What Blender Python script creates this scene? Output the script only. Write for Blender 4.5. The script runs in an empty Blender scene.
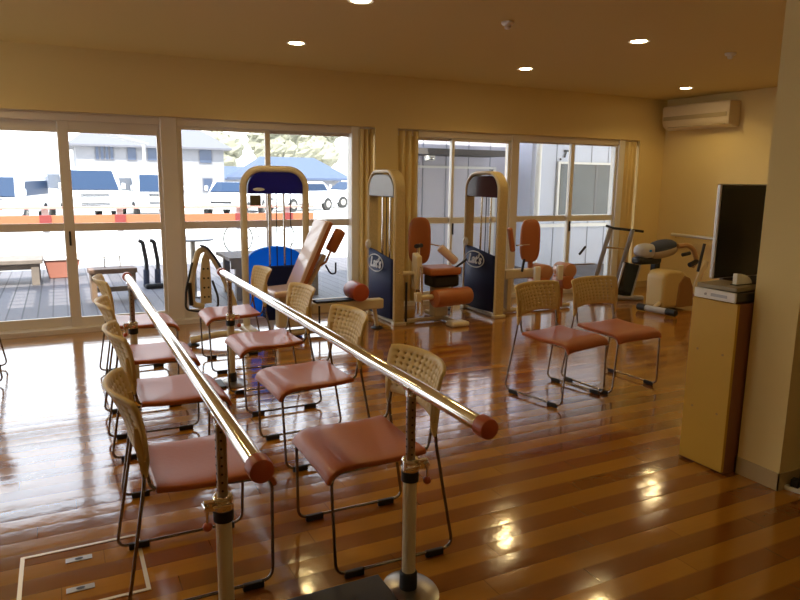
import bpy, bmesh, math, random
from math import sin, cos, pi, radians as R_
from mathutils import Vector as V, Matrix

sc = bpy.context.scene
col = sc.collection
random.seed(7)

# ---------------------------------------------------------------- camera
cam_d = bpy.data.cameras.new('camera')
cam = bpy.data.objects.new('camera', cam_d); col.objects.link(cam)
cam_d.sensor_width = 36; cam_d.lens = 670.93 / 800 * 36; cam_d.clip_start = .05; cam_d.clip_end = 800
r_ = V((0.8933022, -0.4492818, 0.0125280)); u_ = V((0.0683031, 0.1632508, 0.9842174)); w_ = V((0.4442362, 0.8783479, -0.1765197))
m4 = Matrix.Identity(4)
for i in range(3):
    m4[i][0] = r_[i]; m4[i][1] = u_[i]; m4[i][2] = -w_[i]
m4[2][3] = 1.42
cam.matrix_world = m4
sc.camera = cam

# ---------------------------------------------------------------- world, sun, exposure
wd = bpy.data.worlds.new('sky'); sc.world = wd; wd.use_nodes = True
nt = wd.node_tree; bg = nt.nodes['Background']
tc = nt.nodes.new('ShaderNodeTexCoord'); sp = nt.nodes.new('ShaderNodeSeparateXYZ')
rp = nt.nodes.new('ShaderNodeValToRGB')
nt.links.new(tc.outputs['Generated'], sp.inputs[0]); nt.links.new(sp.outputs['Z'], rp.inputs[0]); nt.links.new(rp.outputs[0], bg.inputs[0])
rp.color_ramp.elements[0].position = 0; rp.color_ramp.elements[0].color = (1, 1, 1, 1)
rp.color_ramp.elements[1].position = .8; rp.color_ramp.elements[1].color = (.66, .78, 1, 1)
bg.inputs[1].default_value = 3.7
sun_d = bpy.data.lights.new('sun', 'SUN'); sun_d.energy = 11; sun_d.angle = R_(.6); sun_d.color = (1, .93, .82)
sun = bpy.data.objects.new('sun', sun_d); col.objects.link(sun)
SD = V((.2, .62, -1)).normalized()
sun.rotation_euler = SD.to_track_quat('-Z', 'Y').to_euler()
sc.view_settings.view_transform = 'Standard'; sc.view_settings.look = 'None'
sc.view_settings.exposure = .06; sc.view_settings.gamma = 1; sc.view_settings.use_curve_mapping = False
LAMP = (1, .72, .28)
LAMP_W = 15

# ---------------------------------------------------------------- materials
def mat(name, c, rough=.5, metal=0, spec=.5, emit=0, bump=None, var=None, trans=0, alpha=1, coat=0, ecol=None):
    m = bpy.data.materials.new(name); m.use_nodes = True
    n = m.node_tree.nodes; l = m.node_tree.links; b = n['Principled BSDF']
    b.inputs['Base Color'].default_value = (*c, 1); b.inputs['Roughness'].default_value = rough
    b.inputs['Metallic'].default_value = metal; b.inputs['Specular IOR Level'].default_value = spec
    b.inputs['Transmission Weight'].default_value = trans; b.inputs['Alpha'].default_value = alpha
    b.inputs['Coat Weight'].default_value = coat; b.inputs['Coat Roughness'].default_value = .05
    if emit:
        b.inputs['Emission Color'].default_value = (*(ecol or c), 1); b.inputs['Emission Strength'].default_value = emit
    t = n.new('ShaderNodeTexCoord')
    if bump:
        no = n.new('ShaderNodeTexNoise'); no.inputs['Scale'].default_value = bump[0]; no.inputs['Detail'].default_value = 3
        bp = n.new('ShaderNodeBump'); bp.inputs['Strength'].default_value = bump[1]; bp.inputs['Distance'].default_value = .01
        l.new(t.outputs['Object'], no.inputs[0]); l.new(no.outputs[0], bp.inputs['Height']); l.new(bp.outputs[0], b.inputs['Normal'])
    if var:
        no = n.new('ShaderNodeTexNoise'); no.inputs['Scale'].default_value = var[0]; no.inputs['Detail'].default_value = 4
        mx = n.new('ShaderNodeMix'); mx.data_type = 'RGBA'
        mx.inputs[6].default_value = (*[x * (1 - var[1]) for x in c], 1); mx.inputs[7].default_value = (*[min(1, x * (1 + var[1])) for x in c], 1)
        l.new(t.outputs['Object'], no.inputs[0]); l.new(no.outputs[0], mx.inputs[0]); l.new(mx.outputs[2], b.inputs['Base Color'])
    return m

def floor_mat():
    m = bpy.data.materials.new('striped_wood_floor'); m.use_nodes = True
    n = m.node_tree.nodes; l = m.node_tree.links; b = n['Principled BSDF']
    tc = n.new('ShaderNodeTexCoord'); s = n.new('ShaderNodeSeparateXYZ'); l.new(tc.outputs['Object'], s.inputs[0])
    def M(op, a, bb=None):
        x = n.new('ShaderNodeMath'); x.operation = op
        for i, v in enumerate((a, bb)):
            if v is None: continue
            if isinstance(v, (int, float)): x.inputs[i].default_value = v
            else: l.new(v, x.inputs[i])
        return x.outputs[0]
    X, Y = s.outputs[0], s.outputs[1]
    yy = M('SUBTRACT', Y, 1.83)
    row = M('FLOOR', M('DIVIDE', yy, .1)); fy = M('FRACT', M('DIVIDE', yy, .1))
    dark = M('FRACT', M('DIVIDE', yy, .2)); isd = M('LESS_THAN', dark, .49)
    off = M('MULTIPLY', row, .377)
    bx = M('DIVIDE', M('ADD', X, off), .9); fx = M('FRACT', bx); cb = M('FLOOR', bx)
    wn = n.new('ShaderNodeTexWhiteNoise'); wn.noise_dimensions = '2D'
    cm = n.new('ShaderNodeCombineXYZ'); l.new(row, cm.inputs[0]); l.new(cb, cm.inputs[1]); l.new(cm.outputs[0], wn.inputs[0])
    mx = n.new('ShaderNodeMix'); mx.data_type = 'RGBA'; l.new(isd, mx.inputs[0])
    mx.inputs[6].default_value = (.42, .180, .018, 1); mx.inputs[7].default_value = (.255, .083, .010, 1)
    # grain
    mp = n.new('ShaderNodeMapping'); mp.inputs['Scale'].default_value = (1.5, 30, 1); l.new(tc.outputs['Object'], mp.inputs[0])
    g = n.new('ShaderNodeTexNoise'); g.inputs['Scale'].default_value = 2.5; g.inputs['Detail'].default_value = 5; l.new(mp.outputs[0], g.inputs[0])
    val = M('ADD', M('ADD', .82, M('MULTIPLY', wn.outputs[0], .22)), M('MULTIPLY', g.outputs[0], .16))
    seam = M('MAXIMUM', M('LESS_THAN', fy, .018), M('LESS_THAN', fx, .0035))
    val = M('MULTIPLY', val, M('SUBTRACT', 1, M('MULTIPLY', seam, .45)))
    vm = n.new('ShaderNodeVectorMath'); vm.operation = 'SCALE'; l.new(mx.outputs[2], vm.inputs[0]); l.new(val, vm.inputs[3])
    l.new(vm.outputs[0], b.inputs['Base Color'])
    b.inputs['Roughness'].default_value = .14
    b.inputs['Coat Weight'].default_value = .8; b.inputs['Coat Roughness'].default_value = .09; b.inputs['Coat IOR'].default_value = 1.55
    b.inputs['Specular IOR Level'].default_value = .6
    # each board cups a little and the finish ripples
    cup = M('MULTIPLY', M('POWER', M('SUBTRACT', fy, .5), 2), -.0010)
    w = n.new('ShaderNodeTexNoise'); w.inputs['Scale'].default_value = 9; w.inputs['Detail'].default_value = 2; l.new(tc.outputs['Object'], w.inputs[0])
    w2 = n.new('ShaderNodeTexNoise'); w2.inputs['Scale'].default_value = 45; w2.inputs['Detail'].default_value = 2; l.new(tc.outputs['Object'], w2.inputs[0])
    h = M('ADD', M('ADD', cup, M('MULTIPLY', w.outputs[0], .0010)), M('ADD', M('MULTIPLY', w2.outputs[0], .00026), M('MULTIPLY', wn.outputs[0], .0)))
    bp = n.new('ShaderNodeBump'); bp.inputs['Strength'].default_value = 1; bp.inputs['Distance'].default_value = 1
    l.new(h, bp.inputs['Height']); l.new(bp.outputs[0], b.inputs['Normal']); l.new(bp.outputs[0], b.inputs['Coat Normal'])
    return m

def plank_mat(name, c, w, axis=0, gap=.06, rough=.6, var=.25):
    m = mat(name, c, rough); n = m.node_tree.nodes; l = m.node_tree.links; b = n['Principled BSDF']
    tc = n.new('ShaderNodeTexCoord'); s = n.new('ShaderNodeSeparateXYZ'); l.new(tc.outputs['Object'], s.inputs[0])
    def M(op, a, bb=None):
        x = n.new('ShaderNodeMath'); x.operation = op
        for i, v in enumerate((a, bb)):
            if v is None: continue
            if isinstance(v, (int, float)): x.inputs[i].default_value = v
            else: l.new(v, x.inputs[i])
        return x.outputs[0]
    q = M('DIVIDE', s.outputs[axis], w); f = M('FRACT', q)
    wn = n.new('ShaderNodeTexWhiteNoise'); wn.noise_dimensions = '1D'; l.new(M('FLOOR', q), wn.inputs['W'])
    v = M('MULTIPLY', M('ADD', 1 - var, M('MULTIPLY', wn.outputs[0], 2 * var)), M('SUBTRACT', 1, M('MULTIPLY', M('LESS_THAN', f, gap), .8)))
    vm = n.new('ShaderNodeVectorMath'); vm.operation = 'SCALE'; vm.inputs[0].default_value = c; l.new(v, vm.inputs[3])
    l.new(vm.outputs[0], b.inputs['Base Color'])
    return m

def glass_mat(name='window_glass', tint=(.96, .98, .98)):
    m = bpy.data.materials.new(name); m.use_nodes = True
    n = m.node_tree.nodes; l = m.node_tree.links; n.remove(n['Principled BSDF'])
    t = n.new('ShaderNodeBsdfTransparent'); t.inputs[0].default_value = (*tint, 1)
    g = n.new('ShaderNodeBsdfGlossy'); g.inputs['Roughness'].default_value = .02
    f = n.new('ShaderNodeFresnel'); f.inputs[0].default_value = 1.35
    mx = n.new('ShaderNodeMixShader'); l.new(f.outputs[0], mx.inputs[0]); l.new(t.outputs[0], mx.inputs[1]); l.new(g.outputs[0], mx.inputs[2])
    l.new(mx.outputs[0], n['Material Output'].inputs[0])
    return m

WALL = mat('cream_wallpaper', (.78, .61, .28), .85, bump=(300, .15))
CEIL = mat('cream_ceiling', (.72, .56, .22), .9, bump=(200, .1))
FLOOR = floor_mat()
BASEB = mat('beige_vinyl_baseboard', (.50, .38, .20), .5)
ALU = mat('beige_window_frame', (.72, .64, .55), .4, .2)
ALUW = mat('pale_window_frame', (.80, .77, .72), .4, .1)
GLASS = glass_mat()
CURT = mat('tan_curtain', (.80, .63, .30), .9)
CHROME = mat('chrome', (.88, .86, .82), .07, 1)
BRASS = mat('polished_steel_bar', (.93, .90, .84), .09, 1)
STEEL = mat('dull_steel', (.42, .39, .36), .28, 1)
TUBE = mat('dark_chrome_tube', (.27, .24, .22), .25, 1)
VINYL = mat('brick_red_vinyl', (.42, .10, .020), .40, bump=(60, .05), coat=.15)
TANP = mat('tan_plastic', (.70, .52, .21), .45)
CREAM = mat('cream_powder_coat', (.70, .60, .42), .35)
PERF = mat('tan_speckled_coat', (.60, .47, .25), .4, var=(90, .35))
BLACK = mat('black_rubber', (.015, .015, .018), .5)
BLACKG = mat('black_gloss', (.010, .012, .012), .08)
BROWN = mat('brown_vinyl', (.42, .135, .045), .38, bump=(50, .05))
PINKW = mat('glare_pale_vinyl', (.74, .55, .48), .25, coat=.5)  # glare on the backrest is put into this pale base colour
REDP = mat('red_brown_plastic', (.44, .085, .035), .35)
NAVY = mat('navy_shroud', (.014, .02, .08), .5, spec=.12)
def translucent(name, c, ct):
    m = mat(name, c, .2, coat=.3); n = m.node_tree.nodes; l = m.node_tree.links
    t = n.new('ShaderNodeBsdfTranslucent'); t.inputs[0].default_value = (*ct, 1)
    mx = n.new('ShaderNodeMixShader'); mx.inputs[0].default_value = .6
    l.new(n['Principled BSDF'].outputs[0], mx.inputs[1]); l.new(t.outputs[0], mx.inputs[2]); l.new(mx.outputs[0], n['Material Output'].inputs[0])
    return m
BLUE = translucent('bright_blue_plastic', (.01, .22, .75), (.01, .40, 1))
DBLUE = translucent('deep_blue_plastic', (.03, .03, .25), (.05, .04, .30))
HEAD = mat('dark_plum_gloss', (.06, .022, .03), .15, spec=.15)
WHITEP = mat('white_plastic', (.84, .82, .78), .4)
GREYP = mat('slate_grey_vinyl', (.05, .06, .10), .6, spec=.2)
LGREY = mat('light_grey_plastic', (.46, .46, .50), .4)
LOGO = mat('pale_logo_print', (.62, .62, .66), .5)
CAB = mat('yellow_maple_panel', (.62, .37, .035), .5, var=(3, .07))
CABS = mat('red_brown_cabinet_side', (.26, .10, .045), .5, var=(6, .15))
SCREW = mat('darker_plug', (.42, .27, .07), .6)
LAMPM = mat('lamp_glow', (1, .86, .6), .5, emit=45, ecol=(1, .78, .45))
ACM = mat('ivory_plastic', (.70, .58, .38), .45)
DECK = plank_mat('grey_deck_boards', (.115, .105, .115), .15, 0, .11)
SIDING = mat('pale_siding', (.62, .65, .76), .6)
SEAM = mat('siding_seam', (.33, .35, .42), .7)
CONC = mat('pale_concrete', (.62, .60, .56), .9, var=(.6, .12))
WOODR = mat('orange_brown_rail', (.50, .17, .08), .6)
RBLOCK = mat('dark_red_bracket', (.28, .05, .045), .6)
POSTW = mat('white_paint', (.80, .80, .80), .5)
GWOOD = mat('weathered_wood', (.20, .165, .14), .8, var=(8, .3))
VANW = mat('white_car_paint', (.80, .80, .82), .25, coat=.5)
CARGL = mat('blue_tinted_car_glass', (.022, .042, .085), .4, spec=.12)
TYRE = mat('tyre', (.03, .03, .03), .8)
HWALL = mat('pale_render', (.24, .24, .26), .9)
HROOF = mat('grey_roof', (.13, .13, .15), .7)
BROOF = mat('blue_tiled_roof', (.06, .085, .15), .6, var=(3, .15))
HWIN = mat('dark_house_window', (.06, .08, .13), .2)
LEAF = mat('pale_green_leaves', (.24, .235, .175), .8, var=(.6, .4))
BARK = mat('bark', (.16, .11, .07), .9)

# ---------------------------------------------------------------- mesh helpers
class MB:
    def __init__(s): s.v = []; s.f = []
    def add(s, vs, fs):
        o = len(s.v); s.v += [V(x) for x in vs]; s.f += [[i + o for i in f] for f in fs]; return s
    def box(s, c, d, rot=None):
        vs = []
        for x in (-.5, .5):
            for y in (-.5, .5):
                for z in (-.5, .5):
                    p = V((x * d[0], y * d[1], z * d[2]))
                    if rot: p = rot @ p
                    vs.append(p + V(c))
        return s.add(vs, [(0, 1, 3, 2), (4, 6, 7, 5), (0, 4, 5, 1), (2, 3, 7, 6), (0, 2, 6, 4), (1, 5, 7, 3)])
    def bb(s, a, b):
        return s.box([(a[i] + b[i]) / 2 for i in range(3)], [abs(b[i] - a[i]) for i in range(3)])
    def cyl(s, a, b, r, r2=None, n=20):
        return s.sweep([a, b], [r, r if r2 is None else r2], n)
    def sweep(s, pts, r, n=10, caps=True, closed=False, sx=1, sy=1, up=None):
        pts = [V(p) for p in pts]; N = len(pts)
        rs = r if isinstance(r, (list, tuple)) else [r] * N
        rings = []; prev = None
        for i, p in enumerate(pts):
            if closed: t = (pts[(i + 1) % N] - pts[i - 1])
            elif i == 0: t = pts[1] - p
            elif i == N - 1: t = p - pts[-2]
            else: t = (pts[i + 1] - p).normalized() + (p - pts[i - 1]).normalized()
            t.normalize()
            if prev is None:
                a = V(up) if up else (V((0, 0, 1)) if abs(t.z) < .9 else V((1, 0, 0)))
                x = t.cross(a).normalized()
            else:
                x = (prev - t * prev.dot(t)).normalized()
            prev = x; y = t.cross(x)
            rings.append([p + x * cos(2 * pi * k / n) * rs[i] * sx + y * sin(2 * pi * k / n) * rs[i] * sy for k in range(n)])
        vs = [q for rg in rings for q in rg]; fs = []
        for i in range(N if closed else N - 1):
            j = (i + 1) % N
            for k in range(n):
                fs.append((i * n + k, i * n + (k + 1) % n, j * n + (k + 1) % n, j * n + k))
        if caps and not closed:
            fs.append(tuple(range(n))[::-1]); fs.append(tuple((N - 1) * n + k for k in range(n)))
        return s.add(vs, fs)
    def lathe(s, prof, o=(0, 0, 0), n=28, rot=None):
        vs = []; fs = []
        for r, z in prof:
            for k in range(n):
                p = V((r * cos(2 * pi * k / n), r * sin(2 * pi * k / n), z))
                if rot: p = rot @ p
                vs.append(p + V(o))
        P = len(prof)
        for i in range(P - 1):
            for k in range(n):
                fs.append((i * n + k, i * n + (k + 1) % n, (i + 1) * n + (k + 1) % n, (i + 1) * n + k))
        fs.append(tuple(range(n))[::-1]); fs.append(tuple((P - 1) * n + k for k in range(n)))
        return s.add(vs, fs)
    def ell(s, c, r, rot=None, nu=24, nv=14, pw=1):
        prof = []
        vs = []; fs = []
        sg = lambda x: (abs(x) ** pw) * (1 if x >= 0 else -1)
        for i in range(nv + 1):
            a = -pi / 2 + pi * i / nv
            for k in range(nu):
                b = 2 * pi * k / nu
                p = V((r[0] * sg(cos(a)) * sg(cos(b)), r[1] * sg(cos(a)) * sg(sin(b)), r[2] * sg(sin(a))))
                if rot: p = rot @ p
                vs.append(p + V(c))
        for i in range(nv):
            for k in range(nu):
                fs.append((i * nu + k, i * nu + (k + 1) % nu, (i + 1) * nu + (k + 1) % nu, (i + 1) * nu + k))
        return s.add(vs, fs)
    def prism(s, poly, a, b, axis=1):
        """polygon in the two other axes, extruded along axis from a to b"""
        def P(u, w, t):
            return (t, u, w) if axis == 0 else ((u, t, w) if axis == 1 else (u, w, t))
        n = len(poly)
        vs = [P(u, w, a) for u, w in poly] + [P(u, w, b) for u, w in poly]
        fs = [tuple(range(n))[::-1], tuple(range(n, 2 * n))] + [(i, (i + 1) % n, n + (i + 1) % n, n + i) for i in range(n)]
        return s.add(vs, fs)
    def band(s, path, halfw, th, side):
        """flat strap following path; halfw along vector side, thickness th in the path plane"""
        pts = [V(p) for p in path]; side = V(side).normalized(); N = len(pts); vs = []; fs = []
        for i, p in enumerate(pts):
            t = (pts[min(i + 1, N - 1)] - pts[max(i - 1, 0)]).normalized(); nn = t.cross(side).normalized()
            for a, b in ((-1, -1), (1, -1), (1, 1), (-1, 1)):
                vs.append(p + side * halfw * a + nn * th / 2 * b)
        for i in range(N - 1):
            for k in range(4):
                fs.append((i * 4 + k, i * 4 + (k + 1) % 4, (i + 1) * 4 + (k + 1) % 4, (i + 1) * 4 + k))
        fs.append((3, 2, 1, 0)); fs.append(tuple((N - 1) * 4 + k for k in range(4)))
        return s.add(vs, fs)
    def build(s, name, m, parent=None, smooth=True, bevel=0, seg=2, mods=None, ang=40):
        me = bpy.data.meshes.new(name); me.from_pydata(s.v, [], s.f); me.validate(); me.update()
        bm = bmesh.new(); bm.from_mesh(me); bmesh.ops.recalc_face_normals(bm, faces=bm.faces[:]); bm.to_mesh(me); bm.free()
        if smooth:
            me.polygons.foreach_set('use_smooth', [True] * len(me.polygons)); me.set_sharp_from_angle(angle=R_(ang))
        me.materials.append(m)
        o = bpy.data.objects.new(name, me); col.objects.link(o)
        if parent: o.parent = parent
        if bevel:
            b = o.modifiers.new('bevel', 'BEVEL'); b.width = bevel; b.segments = seg; b.limit_method = 'ANGLE'; b.angle_limit = R_(35)
            b.harden_normals = False
        return o

def fillet(pts, r, n=5, closed=False):
    pts = [V(p) for p in pts]; out = []; N = len(pts)
    for i, p in enumerate(pts):
        if not closed and i in (0, N - 1): out.append(p); continue
        a = pts[i - 1] - p; b = pts[(i + 1) % N] - p
        rr = min(r, a.length * .45, b.length * .45)
        A = p + a.normalized() * rr; B = p + b.normalized() * rr
        for k in range(n + 1):
            t = k / n; out.append(A * (1 - t) ** 2 + p * 2 * t * (1 - t) + B * t * t)
    return out

def tag(o, label=None, cat=None, group=None, kind=None):
    if label: o['label'] = label
    if cat: o['category'] = cat
    if group: o['group'] = group
    if kind: o['kind'] = kind
    return o
def thing(name, label, cat, loc=(0, 0, 0), rz=0, group=None):
    o = bpy.data.objects.new(name, None); col.objects.link(o); o.location = loc; o.rotation_euler.z = rz; o.empty_display_size = .1
    return tag(o, label, cat, group)
def struct(o): o['kind'] = 'structure'; return o
def copy_tree(o, parent=None):
    c = o.copy(); col.objects.link(c); c.parent = parent
    for ch in list(o.children): copy_tree(ch, c)
    return c
def rotm(ax, d): return Matrix.Rotation(R_(d), 3, ax)
def text_obj(body, name, size, m, parent, loc, rot, ext=.002):
    cu = bpy.data.curves.new(name, 'FONT'); cu.body = body; cu.size = size; cu.extrude = ext; cu.align_x = 'CENTER'; cu.align_y = 'CENTER'; cu.shear = .3; cu.offset = .004 if body != 'T' else .008
    t = bpy.data.objects.new(name, cu); col.objects.link(t)
    bpy.context.view_layer.update()
    me = bpy.data.meshes.new_from_object(t.evaluated_get(bpy.context.evaluated_depsgraph_get()))
    bpy.data.objects.remove(t); me.materials.clear(); me.materials.append(m); me.name = name
    o = bpy.data.objects.new(name, me); col.objects.link(o); o.parent = parent; o.location = loc; o.rotation_euler = rot
    return o

# ================================================================ ROOM
YW, HC, HH, XR, XL, YB = 6.69, 2.507, 1.968, 7.35, -3.6, -2.6
XP0, XP1 = 3.065, 3.33           # pillar between the two window openings
XO0, XO1 = -3.0, 6.90            # outer ends of the openings
struct(MB().bb((XL, YB, -.12), (XR, YW + .02, 0)).build('floor', FLOOR, smooth=False))
struct(MB().bb((XL - .2, YB - .2, HC), (XR + .2, YW + .25, HC + .15)).build('ceiling', CEIL, smooth=False))
w = MB()
w.bb((XL - .2, YW, HH), (XR + .2, YW + .22, HC))
w.bb((XL - .2, YW, -.1), (XO0, YW + .22, HH)); w.bb((XP0, YW, -.1), (XP1, YW + .22, HH)); w.bb((XO1, YW, -.1), (XR + .2, YW + .22, HH))
struct(w.build('wall_window', WALL, smooth=False))
struct(MB().bb((XR, YB - .2, -.1), (XR + .2, YW, HC)).build('wall_right', WALL, smooth=False))
w = MB(); LW0, LW1, LZ0, LZ1 = 3.9, 6.45, .45, 2.2  # gap for the unseen window added for daylight
w.bb((XL - .2, YB - .2, -.1), (XL, LW0, HC)); w.bb((XL - .2, LW1, -.1), (XL, YW, HC)); w.bb((XL - .2, LW0, -.1), (XL, LW1, LZ0)); w.bb((XL - .2, LW0, LZ1), (XL, LW1, HC))
struct(w.build('wall_left', WALL, smooth=False))
struct(MB().bb((XL, YB - .2, -.1), (XR, YB, HC)).build('wall_back', WALL, smooth=False))
struct(MB().bb((2.932, 1.832, 0), (XR, 2.052, HC)).build('wall_partition', WALL, smooth=False, bevel=0))
b = MB(); b.bb((2.926, 1.826, 0), (2.934, 2.058, .085)); b.bb((2.926, 1.826, 0), (XR, 1.834, .085)); b.bb((2.926, 2.050, 0), (XR, 2.058, .085))
struct(b.build('baseboard_partition', BASEB, smooth=False))
struct(MB().bb((XR - .008, 2.06, 0), (XR, YW, .085)).build('baseboard_right', BASEB, smooth=False))
b = MB(); b.bb((XP0, YW - .008, 0), (XP1, YW, .085)); b.bb((XO1, YW - .008, 0), (XR, YW, .085))
struct(b.build('baseboard_window', BASEB, smooth=False))
# bottom track and head frames of the openings (aluminium, set back in the reveal)
t = MB(); t.bb((XO0, YW - .01, -.02), (XP0, YW + .20, .045)); t.bb((XP1, YW - .01, -.02), (XO1, YW + .20, .045))
struct(t.build('trim_1', ALU, smooth=False, bevel=.004))
t = MB()
for a, c in ((XO0, XP0), (XP1, XO1)):
    t.bb((a, YW + .05, HH - .075), (c, YW + .20, HH + .01))
    t.bb((a, YW + .045, HH - .022), (c, YW + .05, HH - .012))
struct(t.build('trim_2', ALU, smooth=False, bevel=.003))

def sash(n, x0, x1, y, z0=.045, z1=1.895, zt=1.795, sl=.045, sr=.045, m=ALU, rail=.96, handle=None):
    """one sliding glass panel: four rails, mid rail, pane"""
    o = bpy.data.objects.new('window_%d' % n, None); col.objects.link(o); struct(o); o.location = (x0, y, 0)
    W = x1 - x0; f = MB()
    f.bb((0, -.018, z0), (sl, .018, z1)); f.bb((W - sr, -.018, z0), (W, .018, z1))
    f.bb((sl, -.016, zt), (W - sr, .016, z1)); f.bb((sl, -.016, z0), (W - sr, .016, z0 + .085))
    f.bb((sl, -.016, rail - .038), (W - sr, .016, rail + .034))
    f.build('window_frame', m, o, smooth=False, bevel=.003)
    p = MB(); p.bb((sl - .005, -.003, rail + .03), (W - sr + .005, .003, zt + .005)); p.bb((sl - .005, -.003, z0 + .08), (W - sr + .005, .003, rail - .035))
    p.build('window_pane', GLASS, o, smooth=False)
    if handle is not None:
        MB().box((handle, -.026, .86), (.018, .016, .13)).build('window_handle', BLACK, o, bevel=.004)
    return o
YS = YW + .09; YT = YW + .135
k = YS / 6.69
sash(1, -2.9, -1.95, YT)
sash(2, -2.0, -1.05, YS)
sash(3, -1.10, .07, YT)
sash(4, .03, .90, YS, sl=.085, handle=.04)
sash(5, .86, 1.06, YT)
sash(6, 1.03, 1.93, YS, sl=.05, zt=1.86, z1=1.91)
sash(7, 1.90, 2.86, YT, sl=.05, zt=1.86, z1=1.91)
struct(MB().bb((.885, YW + .03, .045), (1.035, YW + .18, HH)).build('trim_3', ALU, smooth=False, bevel=.006))
struct(MB().bb((2.81, YW + .04, .045), (2.90, YW + .18, HH)).build('trim_4', ALUW, smooth=False, bevel=.006))
sash(8, 3.36, 4.11, YT, sr=.03, zt=1.86, z1=1.90)
sash(9, 4.065, 4.88, YS, sl=.035, sr=.03, m=ALUW, handle=.03, zt=1.86, z1=1.90)
struct(MB().bb((4.88, YW + .04, .045), (4.99, YW + .18, HH)).build('trim_5', ALU, smooth=False, bevel=.006))
sash(10, 4.98, 5.87, YT, sr=.03, zt=1.88, z1=1.92)
sash(11, 5.815, 6.60, YS, sl=.055, sr=.04, m=ALUW, handle=.03, zt=1.88, z1=1.92)
struct(MB().bb((6.58, YW + .03, .045), (6.68, YW + .18, HH)).build('trim_6', ALUW, smooth=False, bevel=.006))

o = bpy.data.objects.new('window_12', None); col.objects.link(o); struct(o); o.location = (XL - .1, LW0, 0)  # unseen window, added to bring more daylight to the left side
f = MB(); LL = LW1 - LW0
f.bb((-.03, 0, LZ0), (.03, LL, LZ0 + .06)); f.bb((-.03, 0, LZ1 - .06), (.03, LL, LZ1))
for i in range(7): f.bb((-.025, (LL - .05) * i / 6, LZ0 + .06), (.025, (LL - .05) * i / 6 + .05, LZ1 - .06))
f.build('window_frame', ALU, o, smooth=False)
MB().bb((-.003, .05, LZ0 + .06), (.003, LL - .05, LZ1 - .06)).build('window_pane', GLASS, o, smooth=False)

# curtains bunched at the sides of the openings
def curtain(x0, x1, y, folds, label, amp=.028):
    n = folds * 8; vs = []; fs = []
    for j, z in enumerate((.05, .5, 1.0, 1.5, 1.945)):
        for i in range(n + 1):
            t = i / n; vs.append((x0 + (x1 - x0) * t + .004 * sin(j * 2 + i), y + amp * sin(t * folds * 2 * pi) * (1 + .1 * sin(j * 1.7 + i)), z))
    for j in range(4):
        for i in range(n): fs.append((j * (n + 1) + i, j * (n + 1) + i + 1, (j + 1) * (n + 1) + i + 1, (j + 1) * (n + 1) + i))
    o = MB().add(vs, fs).build('curtain', CURT, ang=80)
    s = o.modifiers.new('s', 'SOLIDIFY'); s.thickness = .004
    return tag(o, label, 'curtain')
curtain(2.88, 3.05, YW + .035, 3, 'tan curtain bunched at the right end of the left window, beside the pillar')
curtain(3.345, 3.60, YW + .035, 3, 'tan curtain bunched just right of the pillar at the left end of the far window')
curtain(6.69, 6.87, YW + .035, 3, 'tan curtain bunched in the room corner at the right end of the far window')

# hatch in the floor
o = thing('floor_hatch', 'square floor access hatch with a pale metal frame set in the wood floor', 'hatch', (-.012, 2.49, 0))
f = MB()
for a, c in (((-.208, -.208), (.208, -.194)), ((-.208, .194), (.208, .208)), ((-.208, -.194), (-.194, .194)), ((.194, -.194), (.208, .194))):
    f.bb((*a, .0002), (*c, .003))
f.build('hatch_frame', mat('pale_aluminium', (.72, .64, .52), .35, .5), o, smooth=False)
for dy in (-.095, .11):
    h = MB().bb((-.045, -.016, .0003), (.045, .016, .003)); h = h.build('pull_plate', STEEL, o, smooth=False, bevel=.002); h.location = (-.012, dy, 0)
    q = MB().lathe([(.0, .003), (.011, .0035), (.011, .0042), (.0, .0045)]).build('finger_hole', BLACK, h)
    q.scale = (1.3, .7, 1)

# ---------------------------------------------------------------- ceiling fittings
def downlight(x, y, label):
    o = thing('downlight', label, 'ceiling light', (x, y, HC), 0, 'recessed ceiling downlights')
    MB().lathe([(.060, -.001), (.078, -.006), (.082, -.004), (.082, 0), (.060, 0)], n=36).build('trim_ring', WHITEP, o)
    MB().lathe([(0, -.0035), (.058, -.0035), (.060, -.0005), (0, -.0005)], n=36).build('lamp_lens', LAMPM, o)
    ld = bpy.data.lights.new('downlight_lamp', 'SPOT'); ld.energy = LAMP_W; ld.color = LAMP; ld.spot_size = R_(150); ld.spot_blend = .6; ld.shadow_soft_size = .05
    lo = bpy.data.objects.new('downlight_lamp', ld); col.objects.link(lo); lo.parent = o; lo.location = (0, 0, -.03)
    return o
for x, y, l in [(1.82, 5.53, 'lit round downlight in the ceiling nearest the left window'),
                (4.18, 5.60, 'lit round downlight in the ceiling above the middle exercise machines'),
                (4.13, 4.09, 'largest lit round downlight right of centre, away from the window wall'),
                (6.58, 5.74, 'lit round downlight close to the air conditioner'),
                (1.75, 4.05, 'lit round downlight cut by the top edge of the photo'),
                (-.6, 4.08, 'lit round downlight outside the view at upper left'), (-.6, 5.6, 'lit round downlight beyond the left edge by the window'),
                (1.8, .4, 'lit round downlight behind the viewpoint'), (-.6, 2.5, 'lit round downlight overhead above the floor hatch'),
                (6.55, 4.08, 'lit round downlight hidden behind the partition wall')]:
    downlight(x, y, l)
for x, y, l in ((2.87, 4.07, 'small white smoke detector on the ceiling, the larger one near the top centre'), (5.15, 4.06, 'small white smoke detector on the ceiling toward the right')):
    o = thing('smoke_detector', l, 'smoke detector', (x, y, HC), 0, 'ceiling smoke detectors')
    MB().lathe([(.045, 0), (.045, -.012), (.036, -.022), (.0, -.022)]).build('base', WHITEP, o)
    MB().lathe([(.022, -.022), (.022, -.04), (.014, -.048), (.0, -.05)]).build('sensor', WHITEP, o)

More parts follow.
